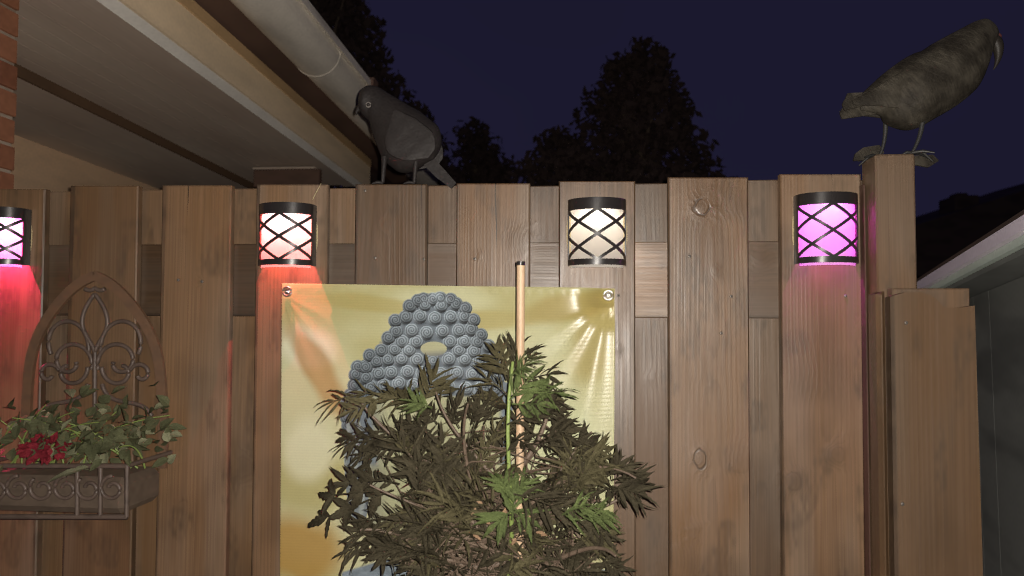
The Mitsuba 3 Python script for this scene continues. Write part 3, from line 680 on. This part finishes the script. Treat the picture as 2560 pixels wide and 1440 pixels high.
# grey bird on the fence
YB = .02
pig = thing('bird_figure', 'smooth grey bird figure facing left, perched on the fence top before the gutter', 'bird figure')
obj('body', contour_loft([(899, 240, 897, 256), (906, 225, 899, 274), (922, 215, 908, 290), (944, 217, 922, 303), (976, 236, 931, 330), (1020, 262, 943, 366), (1058, 284, 962, 404), (1089, 309, 992, 428), (1103, 340, 1026, 430), (1100, 372, 1052, 416), (1086, 396, 1064, 408)],
    YB, [.7, .85, .85, .66, .64, .68, .70, .66, .62, .6, .5]), 'grey_plastic', pig, smooth=True)
bk = [aty(x, y, YB - .004) for x, y in [(914, 262), (902, 268), (893, 277), (891, 288)]]
obj('beak', tube(smoothpath(bk, 10), np.linspace(.0105, .001, 10), 10), 'grey_plastic', pig, smooth=True)
p = aty(921, 262, YB - .0262)
an = np.arange(16) * 2 * np.pi / 16
obj('eye_ring', tube(np.stack([p[0] + .0046 * np.cos(an), np.full(16, p[1]), p[2] + .0046 * np.sin(an)], 1), .0014, 6, closed=True), 'pale_plastic', pig, smooth=True)
eye(921, 262, YB - .0252, pig, .0040, 'black_metal')
m = contour_loft([(985, 272, 975, 300), (1010, 282, 962, 345), (1046, 300, 972, 385), (1076, 324, 1010, 402), (1088, 352, 1050, 398), (1086, 376, 1070, 396)], YB - .042, [.10, .09, .08, .08, .09, .12], 20)
obj('wing', m, 'grey_plastic', pig, smooth=True)
obj('wing', tm(m.vertices * [1, -1, 1] + [0, 2 * YB, 0], m.faces[:, ::-1]), 'grey_plastic', pig, smooth=True)
plate([(1058, 400), (1082, 396), (1108, 424), (1138, 458), (1128, 468), (1092, 442), (1064, 414)], YB + .006, .007, 'grey_plastic', 'tail_feather', pig)
for x in (957, 1036):
    for y, o in ((YB - .018, 0),):
        top, bot = aty(x + 4, 392, y), aty(x, 455, y); bot[2] = aty(x, 461, 0.0)[2] + .004
        obj('leg', tube([top, top * .5 + bot * .5, bot], [.0065, .0045, .004], 10), 'grey_plastic', pig, smooth=True)
        for ang in (-.5, 0, .5):
            d = np.array([-math.cos(ang), -math.sin(ang) * .6, 0])
            obj('toe', tube([bot, bot + d * .012, bot + d * .022 + [0, 0, -.003]], [.004, .0035, .0015], 6), 'grey_plastic', pig, smooth=True)

# ------------------------------------------------------------------ plant stake, elder shrub
YS = -.30
def stake_fn(p, n, uv):
    return mix((.50, .33, .20), (.62, .46, .30), noise(p.x * 300, p.y * 300, p.z * 12)) * (.85 + .3 * noise(p.x * 900, p.y * 900, p.z * 30))
mat('pale_wood', proc(stake_fn), .5)
stake = thing('plant_stake', 'pale round wooden stake with a black cap standing in the shrub', 'plant stake')
a, b = aty(1302, 662, YS), aty(1299, 1440, YS); lo = a + (b - a) * (a[2] - .0) / (a[2] - b[2])
obj('rod', tube([a, (a + b) / 2, b, lo], .0062, 18), 'pale_wood', stake, smooth=40)
obj('cap', tube([a + [0, 0, -.001], a + [0, 0, .005]], .0068, 18), 'black_metal', stake, smooth=40)

def leafmat(name, c1, c2, rough=.33, trans=.25):
    def fn(p, n, uv):
        return mix(c1, c2, noise(p.x * 45, p.y * 45, p.z * 45)) * (.75 + .5 * noise(p.x * 500, p.y * 500, p.z * 500))
    scene[name] = {'type': 'principledthin', 'base_color': proc(fn), 'roughness': rough, 'diff_trans': trans, 'spec_trans': 0.0}
leafmat('leaf_brown', (.066, .058, .037), (.036, .031, .021))
leafmat('leaf_olive', (.105, .094, .052), (.064, .057, .032))
leafmat('leaf_green', (.105, .135, .05), (.065, .082, .034))
leafmat('leaf_red', (.075, .028, .024), (.055, .024, .02))
mat('twig', proc(lambda p, n, uv: mix((.17, .125, .09), (.10, .07, .05), noise(p.x * 120, p.y * 120, p.z * 120))), .6)
mat('green_stem', (.20, .27, .075), .5)
def leaflet(base, d, nrm, L, w, r, lobes=2, curl=.25):
    """A cut leaflet: spine along d, serrated edge lobes, folded along the midrib."""
    d = d / np.linalg.norm(d); s = np.cross(d, nrm); s /= np.linalg.norm(s) + 1e-9; nn = np.cross(s, d)
    ts = np.array([0, .14, .3, .42, .5, .66, .76, 1.0])
    lobed = w > .006 or r.random() < .4
    ws = np.array([.10, .55, 1.0, .62, .85, .5, .55, .0] if lobed else [.08, .6, .95, 1.0, .95, .7, .42, .0]) * w * r.uniform(.85, 1.15, 8)
    bend = -curl * L * ts ** 2 + 0
    mid = base + ts[:, None] * L * d + bend[:, None] * nn
    wl_ = ws * r.uniform(.8, 1.2); wr_ = ws * r.uniform(.8, 1.2)
    push = np.array([0, 0, .05, 0, .05, 0, .05, 0])[:, None] * L * d
    lf = mid + s * wl_[:, None] + nn * (wl_ * .25)[:, None] + push; rt = mid - s * wr_[:, None] + nn * (wr_ * .25)[:, None] + push
    v = np.vstack([mid, lf, rt]); f = []
    for i in range(7):
        f += [[i, i + 1, 8 + i + 1], [i, 8 + i + 1, 8 + i], [i, 16 + i + 1, i + 1], [i, 16 + i, 16 + i + 1]]
    return v, f
def frond(base, tip, r, pairs=3, w=.0055, ll=.045, droop=.15, nrm=None, mesh_r=.0009):
    """A compound leaf from base to tip: a thin stalk with opposite cut leaflets."""
    base, tip = np.asarray(base, float), np.asarray(tip, float); D = tip - base; L = np.linalg.norm(D); D /= L
    nrm = np.array([.1 * r.normal(), -.75 + .2 * r.normal(), .6 + .3 * r.normal()]) if nrm is None else nrm
    nrm = nrm - (nrm @ D) * D; nrm /= np.linalg.norm(nrm); s = np.cross(D, nrm)
    k = np.linspace(0, 1, 7); rl = .72
    path = base + k[:, None] * D * L * rl + nrm * (droop * L * (k * (1 - k)))[:, None]
    vs, fs, n = [], [], 0
    t = tube(path, np.linspace(mesh_r * 1.4, mesh_r * .7, 7), 4, ends=False); vs.append(t.vertices); fs.append(t.faces); n = len(t.vertices)
    def add(b, d, l, ww):
        nonlocal n
        v, f = leaflet(b, d, nrm + .45 * r.normal(size=3), l, ww, r, curl=r.uniform(-.1, .75)); vs.append(v); fs.append(np.array(f) + n); n += len(v)
    for i in range(pairs):
        q = .25 + .7 * i / max(pairs - 1, 1); b = np.array([np.interp(q, k, path[:, j]) for j in range(3)])
        for sg in (-1, 1):
            an = math.radians(r.uniform(28, 58)); d = D * math.cos(an) + sg * s * math.sin(an) + nrm * r.normal() * .22
            add(b, d, ll * r.uniform(.75, 1.15) * (1 - .25 * abs(i - .4 * pairs) / pairs), w * r.uniform(.7, 1.2))
    add(path[-1], D + nrm * r.normal() * .1, max(L * (1 - rl) * 1.05, ll * .8), w * 1.1)
    return tm(np.vstack(vs), np.vstack(fs))
ENV = shapely.Polygon([(890, 1050), (1000, 1035), (1080, 1075), (1180, 1065), (1260, 1010), (1340, 1005), (1400, 1065), (1420, 1105), (1500, 1145), (1545, 1200), (1505, 1250), (1500, 1310), (1515, 1400), (1500, 1560), (1010, 1560),
                       (1010, 1420), (900, 1345), (990, 1290), (970, 1230), (1015, 1185), (940, 1120)])
def pix(p): d = np.asarray(p) - EYE; return 1280 + F * (d @ RT) / (d @ FW), 720 - F * (d @ UP) / (d @ FW)
def within(*ps): return all(ENV.contains(shapely.Point(*pix(p))) for p in ps)
shrub = thing('elder_shrub', 'dark shrub with finely cut brownish leaves standing in front of the banner', 'shrub')
rs = np.random.default_rng(21)
root = aty(1275, 1440, -.28) * [1, 1, 0]
def pt(px, py, y=-.28): return aty(px, py, y)
stemtop = [root, pt(1270, 1440, -.30), pt(1279, 1280, -.36), pt(1270, 1120, -.38), pt(1273, 985, -.38), pt(1282, 905, -.36)]
obj('main_stem', tube(smoothpath(stemtop, 30), np.linspace(.009, .0022, 30), 10), 'green_stem', shrub, smooth=True)
# branches, each with the columns and rows it passes through
BR = [[(1270, 1300), (1160, 1220), (1050, 1140), (960, 1070), (900, 1000)], [(1268, 1330), (1130, 1290), (1010, 1250), (920, 1210)], [(1270, 1400), (1100, 1390), (1000, 1340), (900, 1325)],
      [(1275, 1290), (1380, 1220), (1480, 1170), (1590, 1195)], [(1275, 1340), (1400, 1300), (1500, 1270), (1560, 1240)], [(1275, 1420), (1390, 1400), (1480, 1370), (1540, 1390)],
      [(1272, 1240), (1180, 1130), (1120, 1050), (1090, 980)], [(1275, 1200), (1340, 1110), (1370, 1030), (1372, 960)], [(1275, 1320), (1200, 1250), (1160, 1100), (1170, 1010)],
      [(1275, 1260), (1400, 1180), (1450, 1110), (1480, 1080)], [(1265, 1440), (1150, 1440), (1060, 1420), (990, 1400)], [(1265, 1380), (1150, 1330), (1060, 1200), (1000, 1100)],
      [(1070, 1440), (1090, 1350), (1170, 1290), (1235, 1265)], [(1290, 1440), (1330, 1330), (1400, 1250), (1420, 1190)]]
tips = []
for b in BR:
    y0 = -.28; y1 = rs.uniform(-.46, -.26)
    p = [pt(x, y, y0 + (y1 - y0) * i / (len(b) - 1)) for i, (x, y) in enumerate(b)]
    sp = smoothpath(p, 22); tips.append(sp)
    obj('branch', tube(sp, np.linspace(.0046, .0018, 22) * rs.uniform(.8, 1.25), 7), 'twig', shrub, smooth=True)
def leaf(base, tip, kind, **k): obj('leaf', frond(base, tip, rs, **k), kind, shrub)
# outer leaves that give the outline: base column, row, tip column, row, material
OUT = [(905, 985, 808, 1010, 'o'), (960, 990, 850, 1040, 'o'), (1000, 1000, 880, 975, 'o'), (1040, 1010, 960, 985, 'o'), (1060, 1010, 1090, 925, 'o'), (1100, 1005, 1110, 950, 'o'), (980, 1030, 1040, 980, 'o'), (1080, 1020, 1020, 1000, 'g'),
       (980, 1090, 825, 1100, 'b'), (990, 1100, 822, 1115, 'b'), (1000, 1080, 850, 1080, 'b'), (960, 1110, 880, 1150, 'b'), (1010, 1120, 890, 1130, 'b'), (930, 1150, 900, 1200, 'b'),
       (960, 1200, 836, 1212, 'b'), (985, 1225, 755, 1318, 'L'), (935, 1228, 795, 1240, 'L'), (980, 1225, 835, 1290, 'L'), (1000, 1210, 900, 1190, 'b'),
       (1010, 1300, 880, 1300, 'b'), (990, 1320, 845, 1350, 'b'), (980, 1340, 842, 1385, 'b'), (1000, 1350, 895, 1390, 'b'), (1020, 1360, 930, 1395, 'b'), (970, 1340, 870, 1320, 'b'), (1000, 1390, 985, 1330, 'b'),
       (1275, 960, 1250, 845, 'o'), (1268, 950, 1228, 870, 'o'), (1285, 920, 1300, 868, 'b'), (1285, 930, 1345, 880, 'o'), (1300, 960, 1400, 925, 'b'), (1320, 975, 1415, 985, 'g'), (1300, 985, 1410, 1000, 'o'), (1270, 990, 1200, 930, 'o'), (1280, 1010, 1370, 1010, 'g'), (1275, 1000, 1330, 940, 'g'), (1275, 1020, 1210, 980, 'o'), (1278, 940, 1330, 905, 'g'),
       (1360, 1040, 1400, 985, 'b'), (1370, 1050, 1430, 1050, 'b'), (1365, 1070, 1435, 1090, 'b'), (1350, 1090, 1440, 1075, 'b'), (1340, 1030, 1420, 1020, 'b'), (1345, 1050, 1380, 960, 'b'),
       (1430, 1130, 1480, 1100, 'b'), (1440, 1130, 1525, 1118, 'o'), (1440, 1140, 1530, 1140, 'o'), (1450, 1150, 1530, 1165, 'o'), (1400, 1120, 1470, 1090, 'b'),
       (1520, 1190, 1555, 1160, 'b'), (1530, 1200, 1610, 1170, 'b'), (1540, 1205, 1630, 1212, 'b'), (1530, 1215, 1615, 1240, 'b'), (1510, 1215, 1575, 1250, 'b'), (1550, 1195, 1600, 1195, 'b'),
       (1440, 1270, 1530, 1280, 'g'), (1450, 1285, 1535, 1300, 'g'), (1440, 1310, 1545, 1345, 'b'), (1450, 1350, 1555, 1350, 'b'), (1480, 1380, 1550, 1400, 'b'), (1500, 1390, 1560, 1440, 'b'), (1430, 1400, 1520, 1440, 'b'), (1400, 1370, 1480, 1380, 'b'), (1400, 1400, 1440, 1450, 'b'), (1440, 1350, 1530, 1330, 'o'),
       (1180, 1060, 1190, 1010, 'b'), (1190, 1070, 1225, 990, 'b'), (1130, 1060, 1150, 1000, 'b'), (1150, 1070, 1120, 1020, 'b'), (1210, 1060, 1250, 1000, 'b'), (1095, 1060, 1060, 1020, 'b'), (1080, 1080, 1000, 1050, 'b'),
       (1275, 1280, 1240, 1310, 'g'), (1280, 1270, 1330, 1300, 'g'), (1285, 1240, 1310, 1200, 'g'), (1280, 1300, 1290, 1210, 'g'), (1400, 1290, 1470, 1260, 'g'), (1270, 1240, 1250, 1190, 'g'),
       (1090, 1170, 1040, 1200, 'r'), (1060, 1180, 1010, 1150, 'b')]
KIND = {'b': 'leaf_brown', 'o': 'leaf_olive', 'g': 'leaf_green', 'r': 'leaf_red', 'L': 'leaf_brown'}
for bx, by, tx, ty, kd in OUT:
    y0 = rs.uniform(-.46, -.40) if kd == 'g' else rs.uniform(-.36, -.22)
    big = kd == 'L'
    leaf(pt(bx, by, y0), pt(tx, ty, y0 + rs.uniform(-.03, .03)), KIND[kd], pairs=2 if big else rs.integers(4, 7), w=.0075 if big else rs.uniform(.0020, .0040), ll=.045 if big else rs.uniform(.028, .048), nrm=np.array([0, -1.0, .25]) if big else None)
# inner leaves along the branches and through the body of the shrub
n_in = 0
while n_in < 92:
    sp = tips[rs.integers(len(tips))]; q = sp[rs.integers(6, 22)] + rs.normal(size=3) * [.02, .03, .015]
    d = q - pt(1275, 1400, -.28); d = d / np.linalg.norm(d) + rs.normal(size=3) * [.55, .55, .45] + [0, -.15, .1]; d /= np.linalg.norm(d)
    q = q + [0, -rs.uniform(-.03, .05), 0]; e = q + d * rs.uniform(.055, .115)
    if not within(q, (q + e) / 2, q + (e - q) * .85): continue
    n_in += 1
    leaf(q, e, 'leaf_brown' if rs.random() < .68 else 'leaf_olive', pairs=rs.integers(4, 7), w=rs.uniform(.0018, .0038), ll=rs.uniform(.028, .052))
for x, y in [(1300, 1010), (1310, 1060), (1290, 1100), (1305, 1150), (1295, 1190), (1310, 1235), (1300, 1290), (1290, 1345), (1312, 1390), (1298, 1430), (1330, 1120), (1320, 1330)]:
    q = pt(x + rs.uniform(-45, 30), y + rs.uniform(-10, 20), rs.uniform(-.40, -.35)); a_ = rs.choice([-1, 1])
    leaf(q, pt(x + 45 * rs.uniform(.3, 1) * a_ + 20, y + rs.uniform(-40, 30), rs.uniform(-.42, -.36)), rs.choice(['leaf_brown', 'leaf_brown', 'leaf_olive']), pairs=rs.integers(4, 6), w=rs.uniform(.002, .0036), ll=rs.uniform(.03, .045))
# dense dry twigs and dead leaves inside, too many to pick apart
tw, dl = [], []
for i in range(420):
    c = pt(rs.normal(1230, 170), 1480 - abs(rs.normal(0, 190)), rs.uniform(-.34, -.18))
    d = rs.normal(size=3) * [1, .5, .55]; d /= np.linalg.norm(d); L = rs.uniform(.03, .10)
    if not within(c - d * L, c + d * L): continue
    tw.append(tube([c - d * L, c + rs.normal(size=3) * .008, c + d * L], np.array([.0011, .0010, .0006]) * rs.uniform(.6, 1.7), 4, ends=False))
obj('dry_twigs', cat(tw), 'twig', shrub); tag(shrub + '__dry_twigs', kind='stuff')
for i in range(620):
    c = pt(rs.normal(1245, 140), 1475 - abs(rs.normal(0, 165)), rs.uniform(-.36, -.16))
    d = rs.normal(size=3) + [0, 0, .2]; d /= np.linalg.norm(d)
    if not within(c, c + d * .04) or pix(c)[1] < rs.uniform(1080, 1330): continue
    v, f = leaflet(c, d, rs.normal(size=3), rs.uniform(.025, .055), rs.uniform(.0018, .0042), rs); dl.append(tm(v, f))
obj('inner_foliage', cat(dl), 'leaf_brown', shrub); tag(shrub + '__inner_foliage', kind='stuff')
leafmat('leaf_dry', (.36, .24, .15), (.24, .15, .09), .6)
for x, y in [(1190, 1270), (1300, 1318), (1290, 1345), (1262, 1290), (1225, 1310), (1330, 1295), (1208, 1262), (1340, 1330), (1180, 1330)]:
    v, f = leaflet(pt(x, y, -.40), rs.normal(size=3) * [1, .2, 1], np.array([0, -1, .2]), rs.uniform(.010, .018), .003, rs); obj('dry_leaf', tm(v, f), 'leaf_dry', shrub)

# ------------------------------------------------------------------ the wall planter at the left with its plants
def rust_fn(p, n, uv): return mix((.16, .085, .045), (.10, .06, .038), fbm(p.x * 60, p.y * 60, p.z * 60))
mat('rusty_iron', proc(rust_fn), .6, bump=proc(lambda p, n, uv: .0004 * noise(p.x * 500, p.y * 500, p.z * 500), 4e-4))
paint('dark_iron', (.105, .075, .06), .3, .5, 30)
planter = thing('wall_planter', 'wrought iron wall planter with a pointed arch back of scrolls and a basket front', 'wall planter')
yA = -.028
arch = [(70, 1170), (66, 1060), (70, 970), (82, 880), (108, 815), (150, 755), (200, 708), (237, 690)]
arch_r = [(474 - x, y) for x, y in arch[::-1]]
for nm, path in (('arch_side', arch), ('arch_side', arch_r)):
    p = smoothpath([aty(x, y, yA) for x, y in path], 40)
    tg = np.gradient(p, axis=0); nn = np.tile([0, -1.0, 0], (40, 1))
    obj(nm, sweep(p, nn, .019, .008), 'rusty_iron', planter, smooth=40)
def spiral(cx, cy, r0, r1, a0, a1, n=44): 
    k = np.linspace(0, 1, n); a_ = np.radians(a0 + (a1 - a0) * k); r = r0 + (r1 - r0) * k
    return [(cx + rr_ * math.cos(q), cy - rr_ * math.sin(q)) for rr_, q in zip(r, a_)]
def iron(path, name='scroll', r=.0042, y=yA - .006, bs='dark_iron'):
    obj(name, tube([aty(a_, b_, y) for a_, b_ in path], r, 8), bs, planter, smooth=True)
for mir in (1, -1):
    def mx(path): return [(237 + mir * (x - 237), y) for x, y in path]
    iron(mx(spiral(298, 905, 56, 14, 200, -180)))                       # big scroll
    iron(mx(spiral(300, 925, 46, 12, 170, 420)))
    iron(mx(smoothpath([(252, 880), (256, 845), (275, 815), (306, 803), (336, 815), (352, 850), (346, 885)], 24)))
    iron(mx(spiral(352, 935, 28, 9, 160, -150, 30)))
    iron(mx(smoothpath([(237, 735), (262, 775), (268, 815), (252, 850), (237, 880)], 20)))
    iron(mx(smoothpath([(237, 720), (250, 726), (262, 722)], 8)))
    iron(mx(smoothpath([(255, 960), (290, 1000), (340, 1010), (380, 1040)], 16)))
iron([(237, 880), (237, 960), (237, 1080)])
# basket
yF = -.165
def bar_y(x0, y0, x1, y1, y, name, r=.004): obj(name, tube([aty(x0, y0, y), aty(x1, y1, y)], r, 8), 'dark_iron', planter, smooth=True)
bar_y(-70, 1165, 318, 1165, yF, 'basket_rim', .0048); bar_y(-70, 1292, 318, 1292, yF, 'basket_rim', .0048)
for k, cx in enumerate([-50, -8, 45, 105, 165, 222, 281]):
    iron(spiral(cx, 1222, 33, 10, 90 + 40 * (k % 2), 520, 34), 'basket_scroll', .0036, yF, 'dark_iron')
for x in (-70, 193, 251, 317): bar_y(x, 1165, x, 1292, yF, 'basket_bar')
a, b = aty(-60, 1170, yF + .012), aty(311, 1288, yF + .012)
mat('coir', proc(lambda p, n, uv: mix((.12, .085, .06), (.07, .05, .035), fbm(p.x * 70, p.y * 70, p.z * 70))), .9)
obj('basket_liner', box([a[0], yF + .010, b[2]], [b[0], -.03, a[2] - .012], .012), 'coir', planter)
for s in (0, 1):
    x = (-70, 318)[s]; p = aty(x, 1165, yF); obj('basket_side', tube([p, [p[0], -.02, p[2]]], .0045, 8), 'dark_iron', planter, smooth=True)

leafmat('ivy_green', (.11, .115, .062), (.065, .07, .038), .35, .3)
leafmat('ivy_pale', (.24, .24, .15), (.16, .165, .10), .35, .3)
leafmat('petal_red', (.26, .035, .045), (.17, .02, .03), .5, .4)
bed = thing('trailing_plant', 'leafy green trailing plant with pale leaves growing in the iron wall planter', 'plant')
rp = np.random.default_rng(8)
def ovate(c, d, nrm, L, w):
    d = d / np.linalg.norm(d); s = np.cross(d, nrm); s /= np.linalg.norm(s) + 1e-9; nn = np.cross(s, d)
    t = np.array([0, .2, .45, .75, 1]); ww = np.array([.1, .8, 1, .6, 0]) * w
    mid = c + t[:, None] * L * d - (.25 * L * t ** 2)[:, None] * nn
    v = np.vstack([mid, mid + s * ww[:, None] + nn * .25 * ww[:, None], mid - s * ww[:, None] + nn * .25 * ww[:, None]]); f = []
    for i in range(4): f += [[i, i + 1, 6 + i], [i, 6 + i, 5 + i], [i, 11 + i, i + 1], [i, 10 + i, 11 + i]]
    return tm(v, f)
bb = aty(200, 1165, -.10)
for i in range(16):
    x = rp.uniform(-20, 380); e = aty(rp.uniform(-40, 430), rp.uniform(1000, 1120), rp.uniform(-.2, -.06)); s = aty(x, 1170, -.1)
    obj('stem', tube(smoothpath([s, (s + e) / 2 + [0, 0, .02], e], 10), np.linspace(.002, .001, 10), 5), 'green_stem', bed, smooth=True)
for i in range(262):
    u = rp.normal(0, 1); px, py = 205 + 120 * np.clip(u, -2, 1.8), 1085 + rp.normal(0, 42)
    if py > 1165: py = 1165 - rp.uniform(0, 60)
    c = aty(px, py, rp.uniform(-.21, -.05)); d = rp.normal(size=3) + [.2, -.4, .25]
    obj('leaf', ovate(c, d, np.array([0, -.8, .7]) + rp.normal(size=3) * .5, rp.uniform(.018, .034), rp.uniform(.006, .011)), 'ivy_pale' if rp.random() < .16 else 'ivy_green', bed)
for x, y, ex, ey in [(385, 1022, 412, 1006), (425, 1085, 455, 1085), (345, 1110, 365, 1096), (215, 1172, 95, 1190), (222, 1168, 150, 1180)]:
    c, e = aty(x, y, -.2), aty(ex, ey, -.2); obj('leaf', ovate(c, e - c, np.array([.1, -.6, .8]), np.linalg.norm(e - c), .008), 'ivy_pale', bed)
flower = thing('red_flower', 'red flower cluster among the leaves of the wall planter', 'flower')
fc = aty(118, 1118, -.205)
for i in range(70):
    d = rp.normal(size=3); d /= np.linalg.norm(d); d[1] = -abs(d[1])
    c = fc + d * [.045, .02, .022] * rp.uniform(.3, 1); obj('petal', ovate(c, d + rp.normal(size=3) * .5, rp.normal(size=3), rp.uniform(.012, .018), .006), 'petal_red', flower)
s = aty(128, 1168, -.15); obj('stem', tube([s, (s + fc) / 2, fc], .0018, 6), 'green_stem', flower, smooth=True)

# ------------------------------------------------------------------ a dry grass stalk caught on the fence
mat('straw', (.5, .42, .25), .5)
k = obj('straw_stalk', tube([aty(782, 498, -.006), aty(790, 482, -.012), aty(803, 458, -.02)], [.0009, .0008, .0005], 5), 'straw', smooth=True)
tag(k, 'thin dry straw stalk caught on the plank above the red lamp', 'straw')
